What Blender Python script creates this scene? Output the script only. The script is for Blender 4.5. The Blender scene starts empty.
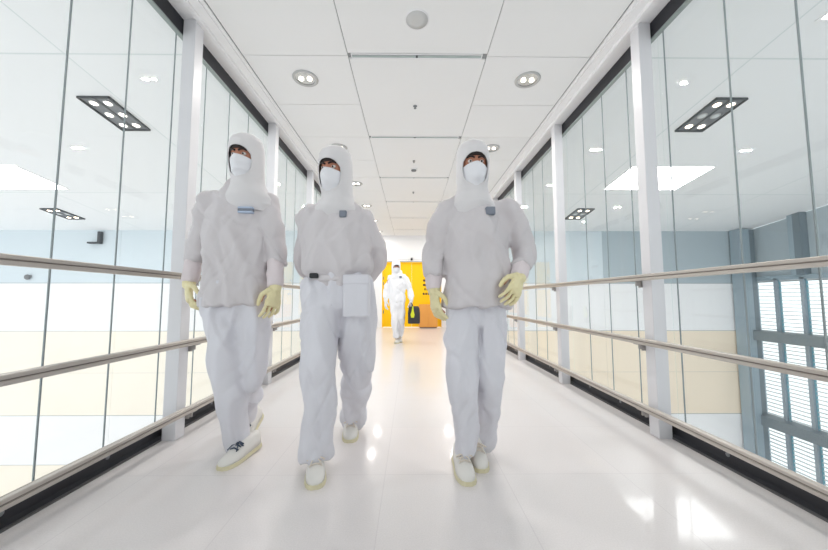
import bpy, math, random
from math import sin, cos, pi, radians
from mathutils import Vector, Matrix, noise

random.seed(7)
C = bpy.context.scene.collection
SC = bpy.context.scene

# ------------------------------------------------------------------ camera model (pixels of the 828x550 frame -> metres)
F = 323.0; PITCH = radians(4.07); YAW = radians(0.53); EYE = 0.89
def ray(x, y):
    u = (x - 414) / F; v = (275 - y) / F
    fw = Vector((sin(YAW)*cos(PITCH), cos(YAW)*cos(PITCH), sin(PITCH)))
    r = Vector((cos(YAW), -sin(YAW), 0))
    up = Vector((-sin(YAW)*sin(PITCH), -cos(YAW)*sin(PITCH), cos(PITCH)))
    return fw + u*r + v*up
def at(x, y, Y):
    d = ray(x, y); t = Y / d.y
    return Vector((d.x*t, Y, EYE + d.z*t))

# ------------------------------------------------------------------ materials
def lin(c):
    def f(v):
        v /= 255.0
        return v/12.92 if v <= 0.04045 else ((v+0.055)/1.055)**2.4
    return (f(c[0]), f(c[1]), f(c[2]), 1)
def mat(name, col, rough=0.6, spec=0.5, metal=0.0, coat=0.0, var=0.0, vscale=8.0, bump=0.0, bscale=60.0, stretch=(1, 1, 1), emit=None, estr=0.0, sheen=0.0, bdist=0.01):
    m = bpy.data.materials.new(name); m.use_nodes = True
    nt = m.node_tree; b = nt.nodes['Principled BSDF']
    b.inputs['Base Color'].default_value = lin(col)
    b.inputs['Roughness'].default_value = rough
    b.inputs['Specular IOR Level'].default_value = spec
    b.inputs['Metallic'].default_value = metal
    b.inputs['Coat Weight'].default_value = coat
    b.inputs['Coat Roughness'].default_value = 0.06
    b.inputs['Sheen Weight'].default_value = sheen
    if emit:
        b.inputs['Emission Color'].default_value = lin(emit); b.inputs['Emission Strength'].default_value = estr
    if var or bump:
        tc = nt.nodes.new('ShaderNodeTexCoord'); mp = nt.nodes.new('ShaderNodeMapping')
        mp.inputs['Scale'].default_value = stretch
        nt.links.new(tc.outputs['Object'], mp.inputs['Vector'])
    if var:
        n = nt.nodes.new('ShaderNodeTexNoise'); n.inputs['Scale'].default_value = vscale; n.inputs['Detail'].default_value = 4
        nt.links.new(mp.outputs[0], n.inputs['Vector'])
        r = nt.nodes.new('ShaderNodeMapRange'); r.inputs[3].default_value = 1-var; r.inputs[4].default_value = 1+var*0.5
        nt.links.new(n.outputs[0], r.inputs[0])
        mx = nt.nodes.new('ShaderNodeVectorMath'); mx.operation = 'SCALE'
        mx.inputs[0].default_value = lin(col)[:3]
        nt.links.new(r.outputs[0], mx.inputs['Scale'])
        nt.links.new(mx.outputs[0], b.inputs['Base Color'])
    if bump:
        n = nt.nodes.new('ShaderNodeTexNoise'); n.inputs['Scale'].default_value = bscale; n.inputs['Detail'].default_value = 3 if bdist < 0.02 else 0.6
        nt.links.new(mp.outputs[0], n.inputs['Vector'])
        bp = nt.nodes.new('ShaderNodeBump'); bp.inputs['Strength'].default_value = bump; bp.inputs['Distance'].default_value = bdist
        nt.links.new(n.outputs[0], bp.inputs['Height']); nt.links.new(bp.outputs[0], b.inputs['Normal'])
    return m

def floor_mat():
    m = mat('floor_vinyl', (231, 226, 225), rough=0.32, spec=0.4, coat=0.3)
    nt = m.node_tree; b = nt.nodes['Principled BSDF']
    tc = nt.nodes.new('ShaderNodeTexCoord')
    br = nt.nodes.new('ShaderNodeTexBrick'); br.offset = 0.0
    br.inputs['Scale'].default_value = 1.0; br.inputs['Brick Width'].default_value = 0.6; br.inputs['Row Height'].default_value = 0.6
    br.inputs['Mortar Size'].default_value = 0.0025; br.inputs['Mortar Smooth'].default_value = 0.4
    br.inputs['Color1'].default_value = lin((222, 216, 215)); br.inputs['Color2'].default_value = lin((220, 215, 214))
    br.inputs['Mortar'].default_value = lin((211, 205, 205))
    mp = nt.nodes.new('ShaderNodeMapping'); mp.inputs['Location'].default_value = (0.13, 0.10, 0)
    nt.links.new(tc.outputs['Object'], mp.inputs[0]); nt.links.new(mp.outputs[0], br.inputs['Vector'])
    n = nt.nodes.new('ShaderNodeTexNoise'); n.inputs['Scale'].default_value = 180; n.inputs['Detail'].default_value = 2
    nt.links.new(tc.outputs['Object'], n.inputs['Vector'])
    r = nt.nodes.new('ShaderNodeMapRange'); r.inputs[1].default_value = 0.3; r.inputs[2].default_value = 0.7; r.inputs[3].default_value = 0.95; r.inputs[4].default_value = 1.03
    nt.links.new(n.outputs[0], r.inputs[0])
    mx = nt.nodes.new('ShaderNodeVectorMath'); mx.operation = 'SCALE'
    nt.links.new(br.outputs['Color'], mx.inputs[0]); nt.links.new(r.outputs[0], mx.inputs['Scale'])
    nt.links.new(mx.outputs[0], b.inputs['Base Color'])
    b.inputs['Coat Roughness'].default_value = 0.07
    return m

def sloped_mat():
    m = mat('atrium_plaster', (243, 244, 245), rough=0.8, spec=0.2)
    nt = m.node_tree; b = nt.nodes['Principled BSDF']
    tc = nt.nodes.new('ShaderNodeTexCoord'); br = nt.nodes.new('ShaderNodeTexBrick'); br.offset = 0.0
    br.inputs['Scale'].default_value = 1.0; br.inputs['Brick Width'].default_value = 4.1; br.inputs['Row Height'].default_value = 3.66
    br.inputs['Mortar Size'].default_value = 0.012; br.inputs['Mortar Smooth'].default_value = 0.3
    br.inputs['Color1'].default_value = lin((243, 244, 245)); br.inputs['Color2'].default_value = lin((241, 242, 243)); br.inputs['Mortar'].default_value = lin((222, 228, 228))
    nt.links.new(tc.outputs['Object'], br.inputs['Vector']); nt.links.new(br.outputs['Color'], b.inputs['Base Color'])
    return m

def glass_mat(name, tint, f0, fmax):
    """thin architectural glass: tinted see-through, reflecting more at grazing angles (Schlick)"""
    m = bpy.data.materials.new(name); m.use_nodes = True
    nt = m.node_tree; nt.nodes.clear()
    out = nt.nodes.new('ShaderNodeOutputMaterial'); mix = nt.nodes.new('ShaderNodeMixShader')
    tr = nt.nodes.new('ShaderNodeBsdfTransparent'); gl = nt.nodes.new('ShaderNodeBsdfGlossy')
    tr.inputs[0].default_value = (*tint, 1); gl.inputs['Roughness'].default_value = 0.0; gl.inputs[0].default_value = (0.93, 1, 0.97, 1)
    ge = nt.nodes.new('ShaderNodeNewGeometry'); dt = nt.nodes.new('ShaderNodeVectorMath'); dt.operation = 'DOT_PRODUCT'
    nt.links.new(ge.outputs['Normal'], dt.inputs[0]); nt.links.new(ge.outputs['Incoming'], dt.inputs[1])
    def mth(op, a, bv=None):
        n = nt.nodes.new('ShaderNodeMath'); n.operation = op; nt.links.new(a, n.inputs[0])
        if bv is not None: n.inputs[1].default_value = bv
        return n.outputs[0]
    c = mth('ABSOLUTE', dt.outputs['Value'])
    n = nt.nodes.new('ShaderNodeMath'); n.operation = 'SUBTRACT'; n.inputs[0].default_value = 1.0; nt.links.new(c, n.inputs[1]); n.use_clamp = True
    p = mth('POWER', n.outputs[0], 5.0); q = mth('MULTIPLY', p, fmax-f0); r = mth('ADD', q, f0)
    nt.links.new(r, mix.inputs[0]); nt.links.new(tr.outputs[0], mix.inputs[1]); nt.links.new(gl.outputs[0], mix.inputs[2])
    nt.links.new(mix.outputs[0], out.inputs[0])
    return m

M = dict(
    floor=floor_mat(), sloped=sloped_mat(),
    ceil=mat('ceiling_panel_white', (238, 238, 238), rough=0.55, spec=0.3, var=0.02, vscale=2),
    seam=mat('ceiling_seam_grey', (150, 152, 152), rough=0.8),
    beam=mat('white_painted_steel', (243, 242, 243), rough=0.4, spec=0.4),
    post=mat('post_white_paint', (216, 215, 218), rough=0.42, spec=0.4),
    black=mat('black_track', (38, 38, 44), rough=0.45, spec=0.4, var=0.15, vscale=3),
    darkgrey=mat('dark_grey_strip', (84, 83, 84), rough=0.6),
    rail=mat('brushed_rail_metal', (186, 179, 172), rough=0.38, metal=0.55, spec=0.4, bump=0.15, bscale=40, stretch=(30, 1, 30)),
    railgap=mat('rail_groove', (128, 120, 114), rough=0.6),
    bracket=mat('bracket_steel', (170, 166, 162), rough=0.35, metal=0.7),
    glass=glass_mat('clear_glass', (0.974, 0.987, 0.983), 0.028, 0.55),
    joint=mat('grey_silicone_joint', (132, 140, 143), rough=0.6),
    alu=mat('slot_aluminium', (150, 160, 158), rough=0.4, metal=0.4),
    slotdark=mat('slot_dark', (172, 184, 182), rough=0.6),
    chrome=mat('lamp_reflector', (210, 210, 210), rough=0.2, metal=0.9),
    ringgrey=mat('lamp_ring_grey', (190, 190, 190), rough=0.4, metal=0.4),
    lamp=mat('lamp_glow', (255, 250, 240), emit=(255, 246, 232), estr=5),
    warm=mat('warm_lamp_glow', (255, 235, 215), emit=(255, 226, 196), estr=10),
    lampoff=mat('lamp_unlit', (214, 218, 218), rough=0.3),
    sky=mat('skylight_diffuser', (255, 255, 255), emit=(255, 255, 255), estr=11.0),
    fixture=mat('fixture_dark_grey', (126, 128, 132), rough=0.5, metal=0.2),
    fixedge=mat('fixture_edge_black', (62, 66, 70), rough=0.5),
    speaker=mat('speaker_grille', (205, 205, 204), rough=0.7, bump=0.3, bscale=400),
    sensor=mat('sensor_grey', (128, 130, 132), rough=0.5),
    band_blue=mat('wall_pale_blue', (213, 222, 227), rough=0.5, spec=0.3),
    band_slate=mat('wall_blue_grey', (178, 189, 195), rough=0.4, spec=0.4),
    band_white=mat('wall_white', (244, 242, 242), rough=0.55),
    band_beige=mat('wall_beige_panel', (249, 239, 224), rough=0.5, var=0.03, vscale=1.2),
    band_tan=mat('wall_tan_panel', (247, 230, 208), rough=0.5, var=0.04, vscale=1.5),
    wseam=mat('wall_seam', (150, 158, 162), rough=0.7),
    yellow=mat('yellow_door_paint', (255, 202, 0), rough=0.4, spec=0.3),
    amber=mat('amber_cabinet', (228, 158, 74), rough=0.5),
    ink=mat('dark_print', (84, 62, 24), rough=0.6),
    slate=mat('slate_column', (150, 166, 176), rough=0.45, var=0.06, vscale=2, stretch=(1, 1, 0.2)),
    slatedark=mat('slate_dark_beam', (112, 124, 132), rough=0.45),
    blind=mat('blind_slat', (196, 202, 206), rough=0.5),
    blindedge=mat('window_frame_blue_grey', (150, 162, 172), rough=0.4),
    tealglass=mat('teal_glass', (120, 172, 188), rough=0.15, spec=0.6),
    facade=mat('facade_pale', (226, 230, 230), rough=0.7),
    suit=mat('suit_jacket_fabric', (205, 200, 202), rough=0.75, spec=0.2, bump=0.55, bscale=6, bdist=0.05, stretch=(1.5, 1.5, 0.6)),
    trouser=mat('suit_trouser_fabric', (215, 214, 220), rough=0.75, spec=0.2, bump=0.6, bscale=6, bdist=0.05, stretch=(1.7, 1.7, 0.4)),
    suitwhite=mat('suit_white_fabric', (240, 240, 243), rough=0.7, spec=0.2, bump=0.2, bscale=16, stretch=(1.5, 1.5, 0.5)),
    cuff=mat('inner_sleeve_fabric', (218, 208, 210), rough=0.75, spec=0.2, bump=0.2, bscale=20),
    hood=mat('hood_fabric', (216, 213, 214), rough=0.7, spec=0.2, bump=0.4, bscale=10, bdist=0.03),
    mask=mat('mask_white', (226, 226, 230), rough=0.7, spec=0.2, bump=0.1, bscale=40),
    glove=mat('yellow_latex', (226, 216, 172), rough=0.45, spec=0.4, var=0.08, vscale=20, bump=0.2, bscale=30),
    skin=mat('skin', (186, 128, 104), rough=0.5, spec=0.35, var=0.06, vscale=12),
    hair=mat('dark_hair', (44, 32, 30), rough=0.6),
    eyewhite=mat('eye_white', (226, 220, 216), rough=0.25), iris=mat('eye_iris', (52, 36, 28), rough=0.2),
    shoe=mat('shoe_white', (222, 219, 214), rough=0.5, spec=0.3, bump=0.1, bscale=80),
    sole=mat('shoe_sole_cream', (214, 206, 174), rough=0.6),
    lacedark=mat('lace_navy', (62, 76, 96), rough=0.7), lacewhite=mat('lace_cream', (222, 212, 200), rough=0.7),
    badge=mat('badge_slate', (122, 128, 140), rough=0.6), badgeblue=mat('badge_pale_blue', (176, 190, 212), rough=0.6),
    clip=mat('clip_black', (34, 34, 38), rough=0.5),
    bag=mat('bag_black', (44, 44, 48), rough=0.5, bump=0.1, bscale=60), tag=mat('tag_yellow_green', (214, 222, 40), rough=0.5),
)

# ------------------------------------------------------------------ mesh building
class MB:
    def __init__(s): s.v = []; s.f = []; s.m = []; s.mats = []; s.sm = []
    def mi(s, mt):
        if mt not in s.mats: s.mats.append(mt)
        return s.mats.index(mt)
    def box(s, x0, x1, y0, y1, z0, z1, mt):
        k = len(s.v); i = s.mi(mt)
        s.v += [(x, y, z) for x in (x0, x1) for y in (y0, y1) for z in (z0, z1)]
        for q in ((0, 1, 3, 2), (4, 6, 7, 5), (0, 4, 5, 1), (2, 3, 7, 6), (0, 2, 6, 4), (1, 5, 7, 3)):
            s.f.append([k+a for a in q]); s.m.append(i); s.sm.append(False)
        return s
    def prism(s, prof, y0, y1, mt, axis='y'):
        """profile of (x, z) pairs swept along y (or (y, z) along x)"""
        k = len(s.v); n = len(prof); i = s.mi(mt)
        for yy in (y0, y1):
            for p in prof: s.v.append((p[0], yy, p[1]) if axis == 'y' else (yy, p[0], p[1]))
        for j in range(n):
            s.f.append([k+j, k+(j+1) % n, k+n+(j+1) % n, k+n+j]); s.m.append(i); s.sm.append(False)
        s.f.append([k+j for j in range(n)][::-1]); s.f.append([k+n+j for j in range(n)]); s.m += [i, i]; s.sm += [False, False]
        return s
    def rings(s, rings, mt, cap=True, smooth=True):
        k = len(s.v); n = len(rings[0]); i = s.mi(mt)
        for r in rings: s.v += [tuple(p) for p in r]
        for a in range(len(rings)-1):
            for j in range(n):
                s.f.append([k+a*n+j, k+a*n+(j+1) % n, k+(a+1)*n+(j+1) % n, k+(a+1)*n+j]); s.m.append(i); s.sm.append(smooth)
        if cap:
            s.f.append([k+j for j in range(n)][::-1]); s.f.append([k+(len(rings)-1)*n+j for j in range(n)]); s.m += [i, i]; s.sm += [False, False]
        return s
    def lathe(s, prof, cx, cy, mt, n=32, cap=True):
        """prof of (r, z) about a vertical axis"""
        return s.rings([[(cx+r*cos(2*pi*j/n), cy+r*sin(2*pi*j/n), z) for j in range(n)] for r, z in prof], mt, cap)
    def tube(s, pts, r, mt, n=8):
        pts = [Vector(p) for p in pts]; rs = []
        for a, p in enumerate(pts):
            t = (pts[min(a+1, len(pts)-1)] - pts[max(a-1, 0)]).normalized()
            u = t.cross(Vector((0, 0, 1)));
            if u.length < 0.1: u = t.cross(Vector((0, 1, 0)))
            u.normalize(); w = t.cross(u)
            rs.append([p + r*(u*cos(2*pi*j/n) + w*sin(2*pi*j/n)) for j in range(n)])
        return s.rings(rs, mt)
    def ball(s, c, rx, ry, rz, mt, n=20, m=12):
        rs = []
        for a in range(m+1):
            th = -pi/2 + pi*max(0.02, min(0.98, a/m))
            rs.append([(c[0]+rx*cos(th)*cos(2*pi*j/n), c[1]+ry*cos(th)*sin(2*pi*j/n), c[2]+rz*sin(th)) for j in range(n)])
        return s.rings(rs, mt)
    def build(s, name, parent=None, loc=None, bevel=0.0):
        me = bpy.data.meshes.new(name); me.from_pydata(s.v, [], s.f)
        for mt in s.mats: me.materials.append(mt)
        for p, i, sm in zip(me.polygons, s.m, s.sm): p.material_index = i; p.use_smooth = sm
        me.update()
        o = bpy.data.objects.new(name, me); C.objects.link(o)
        if parent: o.parent = parent
        if loc: o.location = loc
        if bevel:
            b = o.modifiers.new('bevel', 'BEVEL'); b.width = bevel; b.segments = 2; b.limit_method = 'ANGLE'
        return o

def tag(o, label, cat, group=None):
    o['label'] = label; o['category'] = cat
    if group: o['group'] = group
    return o
def struct(o): o['kind'] = 'structure'; return o
def empty(name, loc, label, cat, group=None):
    o = bpy.data.objects.new(name, None); C.objects.link(o); o.location = loc; o.empty_display_size = 0.1
    return tag(o, label, cat, group)

# ------------------------------------------------------------------ corridor shell
CX = 0.05                 # centre line
XI = 1.522                # inner face of the posts from the centre line
XO = 1.607                # outer face of the posts
XG = 1.652                # glass
Y0, YE = -9.0, 9.9        # corridor from behind the camera to the end wall
POSTS = [0.783 + 1.3125*k for k in range(7)]       # 0.78, 2.10, 3.41, 4.72, 6.03, 7.35, 8.66

f = MB(); f.box(CX-1.70, CX+1.70, Y0, YE, -0.35, 0.0, M['floor']); struct(f.build('floor'))

# ceiling: grey seam backing with white panels; the centre strip is broken by slots
SLOT = [-0.165 + 1.303*k for k in range(-6, 8)]         # -.165, 1.138, 2.44, 3.74 ...
CE = 1.385
c = MB()
c.box(CX-1.70, CX+1.70, Y0, YE, 2.822, 2.93, M['seam'])
g = 0.003
def panel(x0, x1, y0, y1): c.box(x0+g, x1-g, y0+g, y1-g, 2.81, 2.83, M['ceil'])
xs = [CX-CE, CX-0.552, CX+0.552, CX+CE]
edges = [Y0] + [s for s in SLOT if s > Y0] + [YE]
for a, b in zip(edges[:-1], edges[1:]):
    y0 = a if a == Y0 else a + 0.028
    y1 = b if b == YE else b - 0.028
    panel(xs[1], xs[2], y0, y1)
    mid = (a+b)/2
    for x0, x1 in ((xs[0], xs[1]), (xs[2], xs[3])):
        panel(x0, x1, a, mid); panel(x0, x1, mid, b)
for s_ in (-1, 1):
    a, b = sorted((CX+s_*(CE+0.012), CX+s_*1.70)); c.box(a, b, Y0, YE, 2.815, 2.93, M['beam'])
struct(c.build('ceiling'))
# header beams along both sides, with the raised inner lip
for s_, nm in ((-1, 'trim_1'), (1, 'trim_2')):
    h = MB()
    prof = [(1.425, 2.816), (1.425, 2.806), (1.490, 2.806), (1.495, 2.784), (1.522, 2.784), (1.527, 2.797), (1.62, 2.797), (1.62, 2.816)]
    h.prism([(CX+s_*x, z) for x, z in prof], Y0, YE, M['beam']); struct(h.build(nm))
# black head track and black kerb behind the posts
for s_, nm in ((-1, 'trim_3'), (1, 'trim_4')):
    h = MB(); a, b = sorted((CX+s_*1.612, CX+s_*1.635)); h.box(a, b, Y0, YE, 2.686, 2.796, M['black'])
    a, b = sorted((CX+s_*1.612, CX+s_*1.642)); h.box(a, b, Y0, YE, 2.676, 2.686, M['alu']); struct(h.build(nm))
for s_, nm in ((-1, 'trim_5'), (1, 'trim_6')):
    h = MB()
    prof = [(1.609, 0.0), (1.612, 0.012), (1.630, 0.024), (1.630, 0.115), (1.642, 0.115), (1.642, 0.0)]
    h.prism([(CX+s_*x, z) for x, z in prof], Y0, YE, M['black'])
    a, b = sorted((CX+s_*1.604, CX+s_*1.629)); h.box(a, b, Y0, YE, 0.0, 0.011, M['darkgrey'])
    y = Y0+0.2
    while y < YE:
        h.ball((CX+s_*1.630, y, 0.062), 0.006, 0.012, 0.012, M['fixture'], 10, 6); y += 0.44
    struct(h.build(nm))

# glazing: one window per bay on each side, each with its panes and joints
wn = 1
bays = [(Y0, -4.47), (-4.47, -3.15), (-3.15, -1.84), (-1.84, -0.53), (-0.53, POSTS[0])] + list(zip(POSTS[:-1], POSTS[1:])) + [(POSTS[-1], YE)]
for s_ in (-1, 1):
    for a, b in bays:
        w = bpy.data.objects.new('window_%d' % wn, None); C.objects.link(w); w.location = (CX+s_*XG, (a+b)/2, 0); struct(w); wn += 1
        n = max(3, round((b-a)/0.328)); st = (b-a)/n
        if s_ > 0 and abs(a-POSTS[0]) < 0.01: cuts = [a, 0.99, 1.325, 1.632, 2.045, b]
        elif s_ < 0 and abs(a-POSTS[0]) < 0.01: cuts = [a, 1.11, 1.443, 1.755, 2.095, b]
        else: cuts = [a + st*k for k in range(n+1)]
        for p, q in zip(cuts[:-1], cuts[1:]):
            if q-p < 0.05: continue
            gl = MB(); gl.box(-0.006, 0.006, p+0.004-w.location.y, q-0.004-w.location.y, 0.06, 2.72, M['glass']); gl.build('glass_pane', w)
        for q in cuts[1:-1]:
            j = MB(); j.box(-0.0025, 0.0025, q-0.0032-w.location.y, q+0.0032-w.location.y, 0.06, 2.72, M['joint']); j.build('joint', w)
wcount = wn

# posts
ORD = ['', 'first', 'second', 'third', 'fourth', 'fifth', 'sixth', 'seventh']
for s_, side in ((-1, 'left'), (1, 'right')):
    for k, y in enumerate(POSTS):
        if k == 0: continue
        p = MB(); a, b = sorted((s_*(XI-1.5645), s_*(XO-1.5645)))
        p.box(a, b, 0, 0.085, 0, 2.797, M['post'])
        o = p.build('steel_post', loc=(CX+s_*1.5645, y, 0), bevel=0.003)
        tag(o, 'white steel post, %s one in view counted from the camera along the %s glazing' % (ORD[k], side) if k < 6 else
            'white steel post nearest the yellow door on the %s side' % side, 'post', 'white posts of the %s glazing' % side)

# handrails with brackets
def handrail(s_, z, name_h, side):
    xr = XI - 0.034
    o = empty('handrail', (CX+s_*xr, Y0, z), '%s beige metal handrail running along the %s glass wall' % (name_h, side), 'handrail', 'handrails on the glass walls')
    r = MB(); h = 0.020
    r.prism([(s_*x, zz) for x, zz in ((-0.015, -h), (-0.015, -h*0.2), (-0.011, -h*0.12), (-0.011, h*0.12), (-0.015, h*0.2), (-0.015, h*0.85), (-0.012, h), (0.004, h), (0.006, h*0.8), (0.009, h*0.8), (0.015, h), (0.015, -h))], 0, YE-Y0-0.02, M['rail'])
    r.build('bar', o)
    g_ = MB(); a, b = sorted((s_*-0.0112, s_*-0.006)); g_.box(a, b, 0.001, YE-Y0-0.021, -h*0.11, h*0.11, M['railgap']); g_.build('groove', o)
    for y in POSTS[1:]:
        b_ = MB(); yy = y - Y0 + 0.085
        a, b = sorted((s_*-0.006, s_*0.034)); b_.box(a, b, yy+0.002, yy+0.012, -h-0.034, -h, M['bracket'])
        a, b = sorted((s_*0.016, s_*0.10)); b_.box(a, b, yy+0.001, yy+0.014, -h-0.045, -h-0.012, M['bracket'])
        a, b = sorted((s_*-0.012, s_*0.034)); b_.box(a, b, yy+0.0, yy+0.05, -h-0.006, -h+0.001, M['bracket'])
        b_.build('bracket', o)
for s_, side in ((-1, 'left'), (1, 'right')):
    for z, nm in ((1.026, 'top'), (0.602, 'middle'), (0.168, 'lowest')):
        handrail(s_, z, nm, side)

# slots between the centre panels
for k, y in enumerate(SLOT[6:]):
    if k < 2: continue
    o = empty('air_slot', (CX-0.005, y, 2.81), '%s thin grey air slot across the ceiling, counted from the camera' % ORD[k-1], 'vent', 'air slots in the ceiling')
    m_ = MB(); w_ = 0.515
    m_.box(-w_, w_, -0.024, -0.017, -0.004, 0.02, M['beam']); m_.box(-w_, w_, 0.017, 0.024, -0.004, 0.02, M['beam'])
    m_.box(-w_-0.006, -w_, -0.024, 0.024, -0.004, 0.02, M['beam']); m_.box(w_, w_+0.006, -0.024, 0.024, -0.004, 0.02, M['beam']); m_.build('frame', o)
    m_ = MB(); m_.box(-w_, w_, -0.017, 0.017, 0.0005, 0.006, M['slotdark']); m_.build('backing', o)
    m_ = MB(); m_.box(-w_, w_, -0.017, -0.009, -0.002, 0.0005, M['fixture']); m_.build('blade', o)
    m_ = MB(); m_.box(-0.008, 0.008, -0.017, 0.017, -0.002, 0.006, M['fixedge']); m_.build('clip', o)

# downlights
def downlight(x, y, label, lit=True):
    o = empty('downlight', (x, y, 2.81), label, 'ceiling light', 'round downlights in the corridor ceiling')
    m_ = MB(); m_.lathe([(0.083, -0.001), (0.108, 0.0), (0.110, -0.004), (0.104, -0.010), (0.092, -0.012), (0.083, -0.006)], 0, 0, M['ringgrey'], cap=False); m_.build('ring', o)
    m_ = MB(); m_.lathe([(0.085, -0.003), (0.07, -0.0025), (0.03, -0.002), (0.004, -0.0018)], 0, 0, M['chrome']); m_.build('reflector', o)
    for dx in (-0.036, 0.036):
        m_ = MB(); m_.ball((dx, 0, -0.009), 0.021, 0.021, 0.008, M['lamp'], 16, 8); m_.build('bulb', o)
    for dx in (-0.036, 0.036):
        L = bpy.data.lights.new('downlight_beam', 'AREA'); L.shape = 'DISK'; L.size = 0.04; L.energy = 4.5; L.color = (1, 0.97, 0.93)
        lo = bpy.data.objects.new('downlight_beam', L); C.objects.link(lo); lo.parent = o; lo.location = (dx, 0, -0.019)
for k in range(7):
    y = 2.71 + 1.305*(k-1)
    if k == 0: continue
    for s_, side in ((-1, 'left'), (1, 'right')):
        downlight(CX+s_*0.976, y, 'round white downlight, %s from the camera in the %s ceiling strip' % (['', 'first', 'second', 'third', 'fourth', 'fifth', 'sixth'][k], side))
for y in (-3.8, -2.5, -1.2, 0.1, 1.4):
    for s_, side in ((-1, 'left'), (1, 'right')):
        L = bpy.data.lights.new('corridor_lamp', 'AREA'); L.shape = 'DISK'; L.size = 0.2; L.energy = 1.0; L.color = (1, 0.97, 0.93)
        lo = bpy.data.objects.new('corridor_lamp', L); C.objects.link(lo); lo.location = (CX+s_*0.976, y, 2.79)

# speaker, sprinklers, smoke detector
o = empty('ceiling_speaker', (0.04, 2.10, 2.81), 'round flat grey speaker grille in the nearest ceiling panel', 'speaker')
MB().lathe([(0.082, 0.0), (0.082, -0.004), (0.076, -0.006)], 0, 0, M['beam'], cap=False).build('rim', o)
MB().lathe([(0.077, 0.0), (0.077, -0.005), (0.04, -0.007), (0.004, -0.0075)], 0, 0, M['speaker']).build('grille', o)
def sprinkler(y, label):
    o = empty('ceiling_sprinkler', (0.04, y, 2.81), label, 'sprinkler', 'small sprinkler heads on the ceiling centre line')
    MB().lathe([(0.020, 0.003), (0.020, -0.004), (0.010, -0.008)], 0, 0, M['sensor'], 16).build('flange', o)
    MB().lathe([(0.005, -0.006), (0.005, -0.022), (0.013, -0.023), (0.013, -0.026)], 0, 0, M['sensor'], 12).build('nozzle', o)
sprinkler(3.11, 'small grey sprinkler head on the centre line past the first air slot')
sprinkler(4.41, 'tiny grey sprinkler head just before the white smoke detector')
sprinkler(5.75, 'tiny grey sprinkler head between the third and fourth air slots')
o = empty('smoke_detector', (0.04, 4.70, 2.81), 'small round white smoke detector before the third air slot', 'smoke detector')
MB().lathe([(0.052, 0.0), (0.052, -0.010), (0.046, -0.016)], 0, 0, M['beam'], 24).build('base', o)
MB().lathe([(0.040, -0.016), (0.036, -0.030), (0.012, -0.036)], 0, 0, M['sensor'], 24).build('sensing_chamber', o)

# ------------------------------------------------------------------ end wall with the yellow door
w = MB()
DX0, DX1, DZ = -0.885, 0.93, 1.995
w.box(CX-1.70, DX0, YE, YE+0.15, 0, 2.93, M['band_white']); w.box(DX1, CX+1.70, YE, YE+0.15, 0, 2.93, M['band_white'])
w.box(DX0, DX1, YE, YE+0.15, DZ, 2.93, M['band_white'])
struct(w.build('wall_end'))
d = bpy.data.objects.new('door_1', None); C.objects.link(d); d.location = ((DX0+DX1)/2, YE+0.05, 0); struct(d)
hw = (DX1-DX0)/2
for s_ in (-1, 1):
    q = MB(); a, b = sorted((s_*0.0015, s_*(hw-0.03))); q.box(a, b, 0.0, 0.045, 0.008, DZ-0.035, M['yellow']); lf = q.build('door_leaf', d)
    for zz in (0.42, 1.28, 1.45):
        MB().box(s_*(hw-0.03)-0.022, s_*(hw-0.03)+0.022, -0.012, 0.0, zz, zz+0.10, M['fixture']).build('hinge', lf)
fr = MB(); fr.box(-hw, -hw+0.03, -0.04, 0.06, 0, DZ, M['yellow']); fr.box(hw-0.03, hw, -0.04, 0.06, 0, DZ, M['yellow']); fr.box(-hw, hw, -0.04, 0.06, DZ-0.035, DZ, M['yellow']); fr.build('door_frame', d)
tr = MB(); tr.box(-1.0, 1.06, YE-0.03, YE, DZ+0.02, DZ+0.075, M['sensor']); tr.box(-1.0, 1.06, YE-0.031, YE-0.004, DZ+0.026, DZ+0.07, M['beam']); struct(tr.build('trim_7'))
o = empty('door_camera', (0.02, YE-0.06, 2.075), 'small dark camera over the yellow door', 'camera')
MB().box(-0.03, 0.03, 0.0, 0.06, -0.02, 0.05, M['sensor']).build('housing', o, bevel=0.006)
MB().ball((0, 0.0, -0.005), 0.034, 0.03, 0.034, M['clip'], 16, 10).build('dome', o)
o = empty('notice_sign', (0.46, YE+0.044, 1.02), 'amber printed notice with dark marks on the yellow door', 'sign')
MB().box(-0.13, 0.17, -0.004, 0.0, -0.08, 0.50, M['yellow']).build('backing', o)
for zz, segs in ((0.41, ((-0.09, -0.02), (0.02, 0.05))), (0.27, ((-0.09, 0.0), (0.03, 0.07), (0.10, 0.13))), (0.14, ((-0.05, -0.01), (0.02, 0.09))), (0.0, ((-0.10, -0.04), (-0.02, 0.03), (0.05, 0.12)))):
    for a, b in segs: MB().box(a, b, -0.008, -0.004, zz-0.035, zz+0.03, M['ink']).build('printed_mark', o)
o = empty('floor_cabinet', (0.48, YE-0.18, 0), 'low amber cabinet standing before the yellow door', 'cabinet')
MB().box(-0.24, 0.30, -0.14, 0.15, 0.03, 0.70, M['amber']).build('carcass', o, bevel=0.006)
for a, b in ((-0.235, 0.028), (0.034, 0.295)):
    dd = MB().box(a, b, -0.156, -0.141, 0.05, 0.68, M['amber']).build('door', o, bevel=0.004)
MB().box(-0.22, 0.28, -0.11, 0.13, 0.0, 0.03, M['fixture']).build('plinth', o)

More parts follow.
